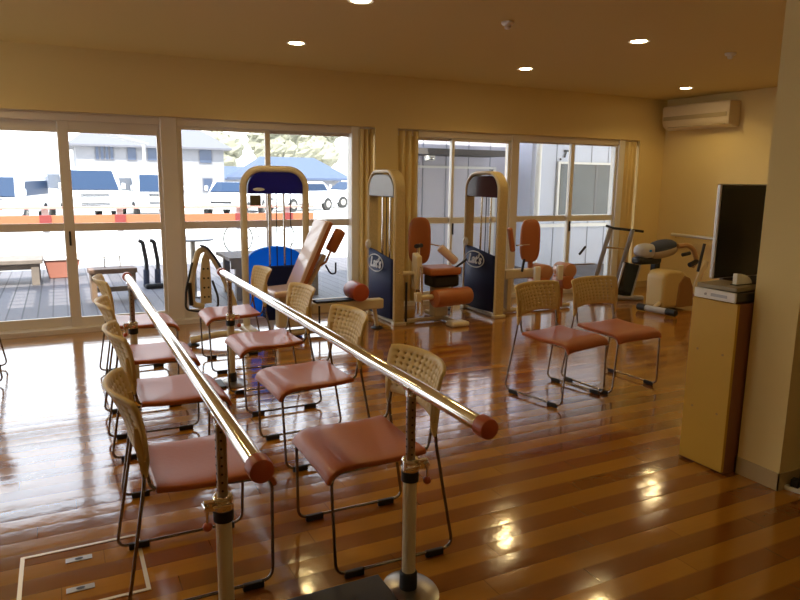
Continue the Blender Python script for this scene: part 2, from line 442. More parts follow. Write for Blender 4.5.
# air conditioner on the right wall
o = thing('air_conditioner', 'long ivory wall-mounted air conditioner high on the far right wall', 'air conditioner', (XR, 6.08, 2.10))
pr = [(0, 0), (-.10, -.0), (-.17, .04), (-.20, .10), (-.205, .26), (-.19, .30), (0, .30)]
MB().prism(pr, -.50, .50, 1).build('body', ACM, o, bevel=.012)
MB().box((-.150, 0, .045), (.006, .86, .05), rotm('Y', 40)).build('louver', mat('ac_louver', (.50, .40, .22), .5), o, bevel=.002)
MB().bb((-.212, -.47, .115), (-.203, .47, .165)).build('intake_strip', mat('ac_strip', (.42, .32, .16), .5), o, smooth=False, bevel=.002)
MB().bb((-.205, -.505, .02), (-.01, -.497, .28)).build('end_cap', ACM, o, smooth=False, bevel=.003)

# ================================================================ CHAIRS
def backrest_mesh():
    # curved perforated shell; local: x back, y across, z up
    W = .452; zt, zb = .738, .53
    us = [0]; nh = 11; m = .055; cell = (1 - 2 * m) / nh
    us = [0, m * .5]
    for i in range(nh): us += [m + cell * (i + .31), m + cell * (i + .69)]
    us += [1 - m * .5, 1]
    nr = 7; vs_ = [0, .06]
    for j in range(nr): vs_ += [.10 + .8 / nr * (j + .30), .10 + .8 / nr * (j + .70)]
    vs_ += [.94, 1]
    mb = MB(); P = []
    for v in vs_:
        for u in us:
            s = u * 2 - 1
            wz = .94 + .06 * (v ** .5)
            cut = .010 * (abs(s) ** 10) if v > .9 else 0
            y = s * W / 2 * wz
            x = -.190 - .025 * v - .045 * v * v + (.028 + .042 * v) * s * s
            arch = .02 * (1 - s * s) * (1 - v)
            P.append((x, y, zb + (zt - zb) * v - cut + arch))
    fs = []; nu = len(us)
    for j in range(len(vs_) - 1):
        for i in range(nu - 1):
            hole = (i >= 2 and i % 2 == 0 and i < nu - 2 and j >= 2 and j % 2 == 0 and j < len(vs_) - 2)
            if not hole: fs.append((j * nu + i, j * nu + i + 1, (j + 1) * nu + i + 1, (j + 1) * nu + i))
    mb.add(P, fs)
    return mb
def make_chair():
    o = thing('stacking_chair', 'x', 'chair')
    # seat
    mb = MB(); prof = [(-.135, .427), (-.07, .422), (.0, .420), (.08, .423), (.15, .426), (.198, .424), (.230, .415), (.252, .398), (.262, .378), (.264, .368)]
    n = 12; P = []
    for x, z in prof:
        t = (x + .135) / .40
        hw = .205 + .008 * t
        for i in range(n + 1):
            s = i / n * 2 - 1
            P.append((x, s * hw, z + .010 * (s * s) * (1 - t) - .006 * abs(s) ** 6))
    fs = [(j * (n + 1) + i, j * (n + 1) + i + 1, (j + 1) * (n + 1) + i + 1, (j + 1) * (n + 1) + i) for j in range(len(prof) - 1) for i in range(n)]
    s = mb.add(P, fs).build('seat', VINYL, o, ang=60)
    so = s.modifiers.new('s', 'SOLIDIFY'); so.thickness = .022; so.offset = -1
    bv = s.modifiers.new('b', 'BEVEL'); bv.width = .007; bv.segments = 3; bv.limit_method = 'ANGLE'; bv.angle_limit = R_(50)
    bk = backrest_mesh().build('backrest', TANP, o, ang=60)
    so = bk.modifiers.new('s', 'SOLIDIFY'); so.thickness = .013; so.offset = 0
    # sleeves of the shell that run down over the rear tubes
    for sg in (-1, 1):
        MB().sweep([(-.176, sg * .192, .64), (-.172, sg * .194, .575), (-.166, sg * .200, .52), (-.168, sg * .205, .475)], [.014, .018, .014, .008], 10, sx=.8, sy=1.2, up=(1, 0, 0)).build('back_sleeve', TANP, o)
        path = [(-.18, sg * .195, .62), (-.168, sg * .206, .47), (-.245, sg * .226, .021), (.235, sg * .226, .021), (.245, sg * .205, .396), (-.02, sg * .192, .404), (-.10, sg * .190, .408), (-.150, sg * .186, .425), (-.170, sg * .185, .55)]
        MB().sweep(fillet(path, .045, 6), .0062, 10).build('sled_frame', TUBE, o)
        for px in (-.165, .165):
            MB().box((px, sg * .226, .014), (.075, .018, .026)).build('foot_pad', BLACK, o, bevel=.004)
    for cx in (.13, -.06): MB().sweep([(cx, -.19, .404), (cx, .19, .404)], .006).build('crossbar', TUBE, o)
    return o
proto = make_chair()
chairs = [
 (.353, 2.36, 0, 'tan backed chair nearest the camera in the left row, beside the floor hatch'),
 (.40, 3.26, 1, 'second chair from the camera in the left row, tan back to the left'),
 (.40, 4.02, -1, 'third chair from the camera in the left row under the left bar'),
 (.43, 4.98, 1, 'farthest chair of the left row, closest to the window'),
 (1.035, 2.275, 179, 'large foreground chair with brick red seat, beside the right bar post nearest the camera'),
 (1.135, 3.22, 181, 'second chair from the camera in the middle row, behind the foreground chair'),
 (1.16, 4.08, 180, 'third chair from the camera in the middle row under the right bar'),
 (1.16, 5.05, 178, 'farthest chair of the middle row, by the blue exercise machine'),
 (2.92, 3.435, -78, 'left one of the two chairs standing together at the centre right'),
 (3.445, 3.475, -86, 'right one of the two chairs standing together at the centre right'),
 (-.67, 5.42, 180, 'chair cut by the left edge, only its curved metal runner in view'),
]
for i, (x, y, a, l) in enumerate(chairs):
    o = proto if i == 0 else copy_tree(proto)
    o.location = (x, y, 0); o.rotation_euler.z = R_(a); o['label'] = l
    o['group'] = 'chairs facing each other along the parallel bars' if i < 8 else ('pair of chairs at centre right' if i < 10 else 'chairs facing each other along the parallel bars')
    if i == 10: del o['group']

# ================================================================ PARALLEL BARS
o = thing('parallel_bars', 'pair of chrome parallel walking bars with red end caps on adjustable posts', 'parallel bars', (0, 0, 0))
HB = .757; XA, XB_ = .374, 1.0
for x in (XA, XB_):
    br = MB().cyl((x, 1.455, HB), (x, 4.80, HB), .0235, n=28).build('handrail', BRASS, o)
    for y0, y1 in ((1.425, 1.458), (4.79, 4.825)):
        d = 1 if y0 < 2 else -1
        MB().lathe([(.0, -.001), (.022, 0), (.0285, .004), (.0305, .012), (.0305, .045), (.026, .05), (.0, .05)], (x, y0 if d > 0 else y1, HB), 28, rotm('X', -90 * d)).build('end_cap', REDP, br)
    for y in (1.885, 4.56):
        sg = -1 if x == XA else 1
        p = MB().cyl((x, y, .02), (x, y, .47), .0235, n=24).build('post', CREAM, o)
        MB().cyl((x, y, .45), (x, y, .725), .0165, n=20).build('inner_tube', STEEL, p)
        h = MB()
        for k2 in range(8): h.cyl((x - .0175, y - .002, .515 + k2 * .026), (x - .012, y - .002, .515 + k2 * .026), .0035, n=8); h.cyl((x - .003, y - .0175, .515 + k2 * .026), (x - .003, y - .012, .515 + k2 * .026), .0035, n=8)
        h.build('height_hole', BLACK, p)
        MB().lathe([(.0235, .415), (.030, .418), (.030, .452), (.0235, .455)], (x, y, 0)).build('black_collar', BLACK, p)
        cl = MB(); cl.lathe([(.019, .452), (.031, .454), (.031, .492), (.026, .498), (.018, .498)], (x, y, 0)); cl.box((x + .042 * sg, y - .012, .474), (.034, .016, .034)); cl.cyl((x + .052 * sg, y - .03, .474), (x + .052 * sg, y + .012, .474), .009)
        cl.build('clamp', CHROME, p, bevel=.002)
        kn = MB(); kn.cyl((x + .052 * sg, y - .026, .474), (x + .052 * sg, y - .026, .428), .0045); kn.cyl((x - .035, y - .03, .474), (x + .02, y - .034, .478), .004); kn.build('clamp_lever', CHROME, p)
        MB().ell((x + .052 * sg, y - .026, .418), (.014, .014, .014)).build('knob', REDP, p)
        sd = MB(); sd.cyl((x, y, .715), (x, y, .745), .0195); sd.band([(x - .024, y, .75), (x - .016, y, .735), (x, y, .728), (x + .016, y, .735), (x + .024, y, .75)], .02, .005, (0, 1, 0))
        sd.ell((x - .012, y - .02, .722), (.006, .006, .006)); sd.build('saddle', CHROME, p)
        MB().lathe([(.0235, .014), (.031, .014), (.031, .075), (.027, .082), (.0235, .082)], (x, y, 0)).build('foot_collar', BLACK, p)
        # flared base cover
        pl = MB(); xc = x + .01 * sg
        pr = []
        for k2 in range(36):
            a = 2 * pi * k2 / 36; pr.append((cos(a), sin(a)))
        vs = []; fs = []
        for rr, zz in ((.10, .001), (.10, .007), (.075, .014), (.033, .020), (.0, .021)):
            for ca, sa in pr: vs.append((xc + rr * ca * .92, y + rr * sa * 1.2, zz))
        for i in range(4):
            for k2 in range(36): fs.append((i * 36 + k2, i * 36 + (k2 + 1) % 36, (i + 1) * 36 + (k2 + 1) % 36, (i + 1) * 36 + k2))
        fs.append(tuple(range(36))[::-1])
        pl.add(vs, fs).build('base_cover', STEEL, o)
for y in (1.62, 4.56):
    bd = MB().bb((XA + .10, y - .32 if y < 2 else y - .09, .002), (XB_ - .06, y + .385 if y < 2 else y + .09, .016)).build('base_plate', mat('dark_base_board', (.035, .028, .025), .45), o, smooth=False, bevel=.004)

# ================================================================ CABINET, PLAYER, TV
o = thing('cabinet', 'tall narrow yellow wooden cabinet beside the wall end, white player on top', 'cabinet', (2.832, 2.187, 0))
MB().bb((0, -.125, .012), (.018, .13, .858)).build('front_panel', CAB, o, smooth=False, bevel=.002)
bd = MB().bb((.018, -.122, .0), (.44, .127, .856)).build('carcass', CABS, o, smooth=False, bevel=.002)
s = MB()
for dy in (-.07, .075):
    for z in (.30, .60): s.cyl((-.0015, dy, z), (.003, dy, z), .006, n=12)
s.build('cover_plugs', SCREW, o)
# player
o = thing('disc_player', 'flat white and silver disc player lying on the yellow cabinet', 'disc player', (2.83, 2.19, .858))
MB().bb((.004, -.115, .006), (.26, .118, .05)).build('body', mat('dark_metal_case', (.10, .09, .08), .35, .5), o, smooth=False, bevel=.003)
MB().bb((-.004, -.115, .004), (.008, .118, .052)).build('front_panel', WHITEP, o, smooth=False, bevel=.003)
MB().cyl((-.008, .05, .026), (-.002, .05, .026), .006, n=14).build('power_button', STEEL, o)
MB().bb((-.0055, -.07, .020), (-.003, .02, .034)).build('disc_tray', LGREY, o, smooth=False)
# stuff on the player
bk = MB().box((.0, 0, .011), (.20, .215, .022)).build('book', mat('olive_cover', (.30, .24, .14), .5), None, bevel=.003)
bk.location = (2.94, 2.20, .912); bk.rotation_euler.z = R_(4); tag(bk, 'dull brown flat book or case lying on the white disc player', 'book')
o = thing('paper_roll', 'cut white round case standing on the book by the television', 'case', (2.96, 2.15, .936))
pr = [(-.055, 0)] + [(.055 - .11 * cos(a) if False else -.055 + .12 * sin(a), .055 * cos(a)) for a in [pi / 2 * k / 10 for k in range(11)]]
MB().prism([(-.05, 0)] + [(-.05 + .115 * sin(pi / 2 * k / 10), .055 * cos(pi / 2 * k / 10)) for k in range(11)], -.012, .012, 1).build('white_face', mat('white_case', (.85, .80, .70), .5), o, bevel=.002)
MB().bb((-.06, -.016, -.001), (.075, .016, .003)).build('base', BLACK, o, smooth=False)
# television behind the cabinet, its left edge showing beyond the partition
o = thing('television', 'black flat television with silver left edge standing behind the cabinet', 'television', (3.36, 2.40, 0))
MB().bb((-.305, -.012, .925), (.41, .012, 1.42)).build('housing', mat('silver_bezel', (.62, .60, .58), .35, .3), o, smooth=False, bevel=.006)
MB().bb((-.297, -.018, .930), (.41, -.011, 1.414)).build('screen', BLACKG, o, smooth=False, bevel=.001)
MB().bb((-.20, .0, .80), (.30, .03, .93)).build('neck', BLACK, o, smooth=False, bevel=.005)
MB().lathe([(0, 0), (.07, 0), (.07, .008), (.05, .02), (0, .02)], (.03, .02, .788)).build('stand_foot', BLACKG, o)
o = thing('television_shelf', 'dark low shelf behind the yellow cabinet carrying the television', 'shelf', (3.50, 2.48, 0))
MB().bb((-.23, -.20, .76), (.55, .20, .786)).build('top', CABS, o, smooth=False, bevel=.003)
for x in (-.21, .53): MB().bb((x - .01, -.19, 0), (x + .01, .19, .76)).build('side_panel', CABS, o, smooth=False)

# power strip with a cable by the partition
o = thing('power_strip', 'white power strip on the floor at the right edge by the wall', 'power strip', (3.01, 1.775, 0), R_(-75))
MB().bb((-.06, -.025, 0), (.14, .025, .022)).build('body', WHITEP, o, smooth=False, bevel=.004)
for x in (-.02, .04): MB().bb((x - .018, -.02, .021), (x + .018, .02, .06)).build('plug', BLACK, o, smooth=False, bevel=.004)
cb = MB().sweep(fillet([(3.01, 1.76, .08), (3.01, 1.765, .11), (3.06, 1.78, .16), (3.14, 1.72, .26), (3.25, 1.66, .36)], .04, 4), .005, 8).build('power_cable', BLACK)
tag(cb, 'black cable rising from the power strip at the right edge', 'cable')
cb = MB().sweep(fillet([(3.2, 1.80, .02), (3.12, 1.81, .012), (3.05, 1.80, .03), (3.06, 1.805, .08), (3.14, 1.80, .05), (3.2, 1.80, .012), (3.3, 1.79, .012)], .03, 4), .006, 8).build('power_cable', BLACK)
tag(cb, 'coiled black cable bundled against the baseboard behind the power strip', 'cable')

# ================================================================ EXERCISE MACHINES
def arch_path(w, h, rad, z0=0, n=10):
    """inverted U in local XZ"""
    pts = [(-w / 2, 0, z0), (-w / 2, 0, h - rad)]
    for k in range(1, n): a = pi - pi / 2 * k / n; pts.append((-w / 2 + rad + rad * cos(a), 0, h - rad + rad * sin(a)))
    pts += [(-w / 2 + rad, 0, h), (w / 2 - rad, 0, h)]
    for k in range(1, n): a = pi / 2 - pi / 2 * k / n; pts.append((w / 2 - rad + rad * cos(a), 0, h - rad + rad * sin(a)))
    pts += [(w / 2, 0, h - rad), (w / 2, 0, z0)]
    return pts
def foot(parent, x, y, r=.06):
    MB().lathe([(0, 0), (r, 0), (r, .008), (r * .55, .02), (0, .022)], (x, y, 0)).build('rubber_foot', BLACK, parent)
def logo(parent, loc, rot, w, h, text, size):
    e = bpy.data.objects.new('logo_ring', MB().sweep([(w / 2 * cos(a), h / 2 * sin(a), 0) for a in [2 * pi * k / 40 for k in range(40)]], .006, 6, closed=True, up=(0, 0, 1)).build('logo_ring_mesh', LOGO).data)
    tmp = bpy.data.objects['logo_ring_mesh']; bpy.data.objects.remove(tmp)
    col.objects.link(e); e.parent = parent; e.location = loc; e.rotation_euler = rot
    t = text_obj(text, 'logo_text', size, LOGO, parent, loc, rot)
    return e
def stack(parent, w, depth, zt, nrod=4, m=CHROME):
    """guide rods, cable, weight plates in local XZ"""
    for x in (-w * .12, w * .16):
        MB().cyl((x, 0, .12), (x, 0, zt), .011, n=12).build('guide_rod', m, parent)
    MB().cyl((w * .02, .0, .5), (w * .02, 0, zt), .005, n=8).build('cable', BLACK, parent)
    MB().cyl((w * .30, .02, .3), (w * .30, .02, zt), .005, n=8).build('cable', BLACK, parent)
    pl = MB()
    for k in range(14): pl.bb((-w * .26, -.05, .10 + k * .030), (w * .28, .05, .10 + k * .030 + .027))
    pl.build('weight_plates', mat('dark_plates', (.05, .05, .06), .4, .5), parent, smooth=False)
    MB().lathe([(0, 0), (.03, 0), (.03, .03), (.014, .05), (0, .05)], (w * .02, 0, .53)).build('stack_head', CHROME, parent)

def roller(parent, a, b, r, m=BROWN, name='roller_pad', core=True):
    a, b = V(a), V(b); d = (b - a).normalized(); L = (b - a).length
    pts = [a, a + d * .006, a + d * .02, b - d * .02, b - d * .006, b]
    o = MB().sweep(pts, [r * .78, r * .93, r, r, r * .93, r * .78], 24).build(name, m, parent)
    if core:
        MB().cyl(b - d * .002, b + d * .006, r * .3, n=12).build('end_plug', BLACK, o)
    return o
def pad(parent, c, d, rot, m=BROWN, bev=.02, name='pad', pw=None):
    o = MB().box((0, 0, 0), d).build(name, m, parent, bevel=bev, seg=4, ang=30); o.location = c
    o.rotation_euler = rot.to_euler() if rot else (0, 0, 0)
    return o

# ---- machine 1: blue tower facing the camera, bench in front
o = thing('seated_leg_machine', 'exercise machine with bright blue domed shroud and tilted backrest before the left window', 'exercise machine', (1.825, 6.25, 0))
MB().sweep(arch_path(.60, 1.50, .17), .026, 14, up=(0, 1, 0), sx=1.3, sy=.95).build('tower_frame', CREAM, o)
hd = [(-.262, 1.275), (-.262, 1.33)] + [(-.262 + .145 + .145 * cos(pi - pi / 2 * k / 8), 1.33 + .145 * sin(pi / 2 * k / 8)) for k in range(1, 9)] + [(.117 + .145 * cos(pi / 2 - pi / 2 * k / 8), 1.33 + .145 * sin(pi / 2 - pi / 2 * k / 8)) for k in range(0, 9)] + [(.262, 1.275)]
h = MB().prism(hd, -.045, .045, 1).build('header_panel', DBLUE, o, bevel=.006)
l_ = MB().ell((-.165, -.048, 1.315), (.055, .004, .016)).build('oval_badge', LOGO, h)
MB().bb((-.245, -.04, 1.165), (-.145, -.015, 1.262)).build('instruction_card', mat('olive_card', (.10, .085, .05), .5), o, smooth=False, bevel=.003)
stack(o, .52, .1, 1.28)
sh = [(-.268, .10)] + [(-.268, .62)] + [(-.268 + .268 - .268 * cos(pi * k / 16), .65 + .125 * sin(pi * k / 16)) for k in range(0, 17)] + [(.268, .62), (.268, .10)]
MB().prism(sh, .03, .10, 1).build('rear_shroud', BLUE, o, bevel=.01)
MB().bb((-.13, -.10, .08), (.20, -.055, .60)).build('front_shroud', NAVY, o, smooth=False, bevel=.01)
for x in (-.3, .3): MB().bb((x - .05, -.25, 0), (x + .05, .12, .03)).build('base_foot', CREAM, o, bevel=.01)
# long seat beam and base (towards the camera)
yb = -.52
MB().sweep(fillet([(-.90, yb + .05, .045), (-.62, yb, .10), (-.35, yb, .04), (.45, yb, .05)], .12, 6), .03, 12).build('base_tube', CREAM, o)
foot(o, -.88, yb + .06, .055)
foot(o, .85, yb + .05, .06)
MB().box((.52, yb, .255), (.72, .09, .095)).build('slide_beam', CREAM, o, bevel=.012)
MB().box((.42, yb, .312), (.44, .10, .018)).build('beam_cover', GREYP, o, bevel=.004)
roller(o, (.615, yb - .12, .385), (.615, yb + .14, .385), .085, REDP, 'knee_pad')
MB().sweep(fillet([(.52, yb, .06), (.60, yb, .08), (.66, yb, .19), (.67, yb, .24)], .06, 5), .016, 10).build('curved_stay', CHROME, o)
MB().sweep([(.85, yb + .05, .02), (.80, yb, .21)], .02, 10).build('beam_leg', CREAM, o)
MB().bb((.10, yb - .03, .03), (.16, yb + .03, .26)).build('seat_post', CREAM, o, bevel=.01)
pad(o, (-.06, yb, .435), (.34, .36, .055), rotm('Y', -3), PINKW, .022, 'seat_pad')
MB().bb((-.16, yb - .05, .10), (.16, yb + .05, .40)).build('seat_frame', CREAM, o, bevel=.02)
# backrest leaning to the right
bk = pad(o, (.155, yb + .02, .745), (.065, .32, .67), rotm('Y', 25), PINKW, .015, 'backrest')
MB().box((.018, 0, 0), (.052, .324, .674)).build('backrest_edge', BROWN, bk, bevel=.015)
MB().sweep([(.10, yb, .40), (.30, yb, .74)], .022, 10).build('backrest_stay', CREAM, o)
MB().sweep([(.20, yb, .60), (.30, yb - .03, .68), (.35, yb - .05, .80)], .011, 8).build('roller_arm', CHROME, o)
roller(o, (.335, yb - .05, .775), (.435, yb - .06, .965), .052, BROWN)
MB().sweep(fillet([(.27, yb - .10, .66), (.31, yb - .12, .58), (.36, yb - .12, .58), (.36, yb - .12, .68)], .03, 4), .008, 8).build('hand_loop', BLACK, o)
MB().sweep([(.19, yb - .15, .03), (.19, yb - .15, .30)], .009, 8).build('adjuster_rod', BLACK, o)
# foot plate with its strap frame at the left end
fp = MB(); L = [(-.95, .33), (-.955, .55), (-.925, .74), (-.88, .84), (-.83, .84), (-.79, .74), (-.765, .55), (-.77, .33)]
fp.prism([(x + .11, z) for x, z in [(-.915, .36), (-.915, .58), (-.895, .74), (-.87, .80), (-.845, .80), (-.83, .74), (-.825, .58), (-.825, .36)]], yb + .02, yb + .045, 1)
fp = fp.build('foot_plate', CREAM, o, bevel=.008)
hl = MB()
for x in (-.775, -.74):
    for z in (.42, .50, .58, .66): hl.cyl((x, yb + .012, z), (x, yb + .022, z), .008, n=10)
hl.build('plate_holes', BLACK, fp)
MB().sweep(fillet([(-.78, yb + .03, .34), (-.88, yb + .03, .36), (-.87, yb + .03, .62), (-.81, yb + .03, .81), (-.75, yb + .03, .83), (-.66, yb + .03, .70), (-.56, yb, .45), (-.50, yb, .22)], .10, 6), .02, 12, sx=1, sy=1.3).build('plate_arm', CREAM, o)
MB().band(fillet([(-.80, yb, .86), (-.75, yb, .85), (-.67, yb, .74), (-.59, yb, .56)], .05, 5), .03, .014, (0, 1, 0)).build('arm_cover', GREYP, o)
MB().sweep(fillet([(-.87, yb - .01, .72), (-.93, yb - .02, .50), (-.94, yb - .02, .33), (-.84, yb - .05, .31), (-.68, yb - .05, .33), (-.67, yb - .02, .42), (-.71, yb, .56)], .04, 5), .0095, 8).build('strap_frame', BLACK, o)
MB().sweep([(-.90, yb, .55), (-.89, yb, .36)], .018, 8).build('strap', BLACK, o)

# ---- towers 2 and 3 (same model, facing left)
def tower(name, label, loc, rz, text, hm=HEAD, sc_=1):
    """local: opening faces -Y; root is rotated so -Y points to world -X"""
    o = thing(name, label, 'exercise machine', loc, rz)
    W, H = .62, 1.50
    MB().band(arch_path(W, H, .19, .03), .05, .035, (0, 1, 0)).build('tower_frame', PERF, o, ang=30, bevel=.006)
    e = MB().sweep([V(p) + V((0, -.051, 0)) for p in arch_path(W, H, .19, .03)], .014, 8).build('frame_edge', mat('ivory_edge', (.74, .64, .46), .3), o)
    iw = W / 2 - .02
    hd = [(-iw, 1.25), (-iw, 1.30)] + [(-iw + .17 + .17 * cos(pi - pi / 2 * k / 8), 1.30 + .17 * sin(pi / 2 * k / 8)) for k in range(1, 9)] + [(iw - .17 + .17 * cos(pi / 2 - pi / 2 * k / 8), 1.30 + .17 * sin(pi / 2 - pi / 2 * k / 8)) for k in range(0, 9)] + [(iw, 1.25)]
    MB().prism(hd, -.06, .06, 1).build('header_panel', hm, o, bevel=.012)
    stack(o, W, .1, 1.28)
    # navy shroud, bowed forward, top edge sloping
    n = 14; vs = []; fs = []
    for j, z in enumerate((.06, .35, .60)):
        for i in range(n + 1):
            s = i / n * 2 - 1
            zz = z if j < 2 else .685 + .025 * cos((s + .4) * 1.6) - .018 * s
            vs.append((s * (W / 2 - .022), -.058 - .03 * (1 - s * s), zz))
    for j in range(2):
        for i in range(n): fs.append((j * (n + 1) + i, j * (n + 1) + i + 1, (j + 1) * (n + 1) + i + 1, (j + 1) * (n + 1) + i))
    s = MB().add(vs, fs).build('shroud', NAVY, o, ang=60); so = s.modifiers.new('s', 'SOLIDIFY'); so.thickness = .012
    logo(s, (-.03, -.10, .59), (R_(90), 0, 0), .36, .17, text, .14)
    MB().ell((-.25, -.08, .76), (.03, .03, .05)).build('white_bracket', WHITEP, o)
    for x in (-W / 2, W / 2): MB().bb((x - .035, -.07, 0), (x + .035, .07, .035)).build('base_shoe', CREAM, o, bevel=.006)
    MB().sweep([(-W / 2, -.02, .02), (W / 2, -.02, .02)], .018, 10).build('base_bar', CREAM, o)
    foot(o, -W / 2 - .02, -.24, .05)
    return o

# machine 2: leg extension.   local x = -world y ; local y = world x  (rz = -90)
o = tower('leg_extension_machine', 'exercise machine with tan tower and round brown back pad, nearer the pillar', (2.92, 6.11, 0), R_(-90), "Lat's", mat('silver_header', (.20, .19, .185), .35, .2, spec=.15))
inv = lambda x, y, z: (-(y - 6.11), x - 2.95, z)
q = inv
MB().ell((0, 0, 0), (.115, .040, .235), pw=.62).build('back_pad', BROWN, o).location = q(3.24, 5.93, .82)
bp = [c for c in o.children if c.name.startswith('back_pad')][0]; bp.rotation_euler = (0, 0, R_(66))
MB().sweep([q(3.12, 5.78, .78), q(3.22, 5.85, .78)], .022, 8).build('pad_knob', BLACK, o)
MB().sweep(fillet([q(3.17, 5.82, .10), q(3.17, 5.82, .80)], .1), .02, 10).build('upright_post', CHROME, o)
MB().prism([(-.05, 0), (.05, 0), (.075, .18), (.06, .33), (-.04, .36), (-.06, .18)], -.03, .03, 1).build('cam_plate', CREAM, o, bevel=.01).location = q(3.12, 5.76, .36)
MB().cyl(q(2.98, 5.78, .52), q(3.12, 5.76, .52), .022).build('pivot_shaft', CREAM, o)
MB().lathe([(0, 0), (.02, 0), (.02, .02), (0, .025)], q(2.95, 5.80, .52), rot=rotm('X', 90)).build('pivot_cap', CHROME, o)
pad(o, q(3.42, 5.85, .525), (.34, .36, .075), rotm('Y', 0), BROWN, .025, 'seat_pad')
MB().bb(q(3.30, 5.72, .36), q(3.60, 5.95, .49)).build('seat_carriage', BLACK, o, bevel=.03)
MB().bb(q(3.36, 5.80, .05), q(3.52, 5.92, .40)).build('seat_post', CREAM, o, bevel=.01)
roller(o, q(3.22, 5.58, .285), q(3.66, 5.64, .285), .088, BROWN, 'shin_roller')
MB().cyl(q(3.04, 5.60, .30), q(3.26, 5.61, .30), .026).build('roller_shaft', CREAM, o)
MB().box(q(3.055, 5.60, .31), (.06, .06, .09)).build('roller_block', CREAM, o, bevel=.01)
MB().sweep([q(3.10, 5.62, .12), q(3.10, 5.62, .60)], .017, 10).build('lever_tube', CHROME, o)
MB().sweep([q(2.99, 5.72, .05), q(2.99, 5.72, .44)], .012, 8).build('black_rod', BLACK, o)
MB().sweep([q(3.32, 5.85, .79), q(3.42, 5.80, .77)], .006, 8).build('grip_arm', CHROME, o)
roller(o, q(3.40, 5.80, .76), q(3.56, 5.74, .61), .042, PINKW, 'hand_grip')
MB().sweep([q(3.53, 5.72, .55), q(3.66, 5.70, .64)], .012, 8).build('handle', BLACK, o)
MB().sweep([q(3.53, 5.76, .05), q(3.54, 5.76, .52)], .012, 8).build('stay', CHROME, o)
MB().bb(q(3.38, 5.48, .0), q(3.58, 5.62, .05)).build('foot_rest', CREAM, o, bevel=.018)
MB().sweep([q(3.0, 5.83, .03), q(3.5, 5.83, .03)], .022, 10).build('base_tube', CREAM, o)
MB().sweep([q(3.48, 5.60, .03), q(3.48, 6.2, .03)], .022, 10).build('base_tube', CREAM, o)
foot(o, *q(3.70, 6.15, 0)[:2], .07)
MB().sweep([q(3.5, 6.18, .03), q(3.68, 6.15, .03)], .02, 8).build('base_stub', CREAM, o)

# machine 3
o = tower('leg_press_machine', 'exercise machine with tan tower and tall brown capsule back pad, before the far window', (4.05, 6.02, 0), R_(-90), "Lat's")
q = lambda x, y, z: (-(y - 6.02), x - 4.09, z)
p3 = MB().ell((0, 0, 0), (.112, .035, .235), pw=.6).build('back_pad', BROWN, o); p3.location = q(4.62, 5.92, .78); p3.rotation_euler = (0, 0, R_(90 - 25))
e = MB().ell((0, .02, 0), (.106, .03, .229), pw=.6).build('back_pad_shell', WHITEP, p3)
s3 = pad(o, q(4.80, 6.05, .83), (.05, .05, .22), rotm('Y', 8), BROWN, .018, 'side_pad')
s4 = pad(o, q(4.28, 5.80, .81), (.055, .05, .26), rotm('X', 12), BROWN, .018, 'side_pad')
MB().sweep([q(4.66, 5.93, .20), q(4.64, 5.93, .60)], .028, 10).build('pad_post', BROWN, o)
MB().box(q(4.52, 5.90, .43), (.10, .52, .10)).build('seat_beam', CREAM, o, bevel=.012)
MB().bb(q(4.30, 5.86, .03), q(4.36, 5.94, .42)).build('beam_leg', CREAM, o, bevel=.01)
MB().bb(q(4.70, 5.86, .03), q(4.78, 5.94, .42)).build('beam_leg', CREAM, o, bevel=.01)
MB().sweep([q(4.20, 5.9, .03), q(5.2, 5.9, .03)], .025, 10).build('base_tube', CREAM, o)
for x in (4.70, 5.03):
    roller(o, q(x, 5.70, .45), q(x + .02, 5.94, .45), .085, mat('highlit_brown_vinyl', (.52, .25, .13), .3, coat=.3), 'shoulder_pad')  # pinkish highlights on brown vinyl blended into a paler base colour
    roller(o, q(x - .02, 5.70, .33), q(x, 5.92, .33), .085, BROWN, 'lower_pad')
for x in (4.58, 4.89):
    MB().bb(q(x - .035, 5.70, .36), q(x + .035, 5.74, .52)).build('white_plate', WHITEP, o, bevel=.006)
MB().sweep([q(4.40, 5.86, .74), q(4.60, 5.90, .74)], .008, 8).build('cross_rod', CHROME, o)
MB().sweep([q(4.40, 5.75, .47), q(4.44, 5.77, .60)], .014, 8).build('handle', BLACK, o)
MB().sweep([q(5.36, 5.95, .60), q(5.46, 5.97, .68)], .014, 8).build('handle', BLACK, o)
MB().sweep([q(4.95, 5.86, .50), q(5.60, 5.95, .48)], .009, 8).build('side_bar', STEEL, o)
MB().bb(q(4.95, 5.83, .03), q(5.05, 5.90, .40)).build('pad_column', BROWN, o, bevel=.01)

# ---------------------------------------------------------------- treadmill walker, bike, stepper near the right corner
o = thing('treadmill', 'silver treadmill frame with dark handgrips near the corner by the window', 'treadmill', (0, 0, 0))
for x0, y0, x1, y1 in ((5.92, 6.36, 6.11, 6.30), (6.09, 6.16, 6.20, 6.02)):
    MB().sweep([(x0, y0, .06), (x1, y1, .86)], .03, 12, sx=.7, sy=1.1).build('upright', mat('silver_paint', (.42, .43, .48), .3, .5), o)
MB().sweep([(6.05, 6.32, .62), (6.17, 6.06, .62)], .011, 8).build('cross_bar', CHROME, o)
MB().sweep([(6.09, 6.36, .885), (6.13, 6.27, .86), (6.21, 6.02, .85)], .016, 10).build('front_grip', BLACK, o)
MB().sweep([(6.21, 6.02, .85), (6.34, 5.99, .835)], .016, 10).build('side_grip', BLACK, o)
MB().box((6.16, 6.38, .075), (.50, .52, .07), rotm('Z', -30)).build('belt_deck', BLACK, o, bevel=.015)
MB().box((6.12, 6.02, .03), (.48, .08, .05), rotm('Z', -32)).build('base_rail', LGREY, o, bevel=.01)

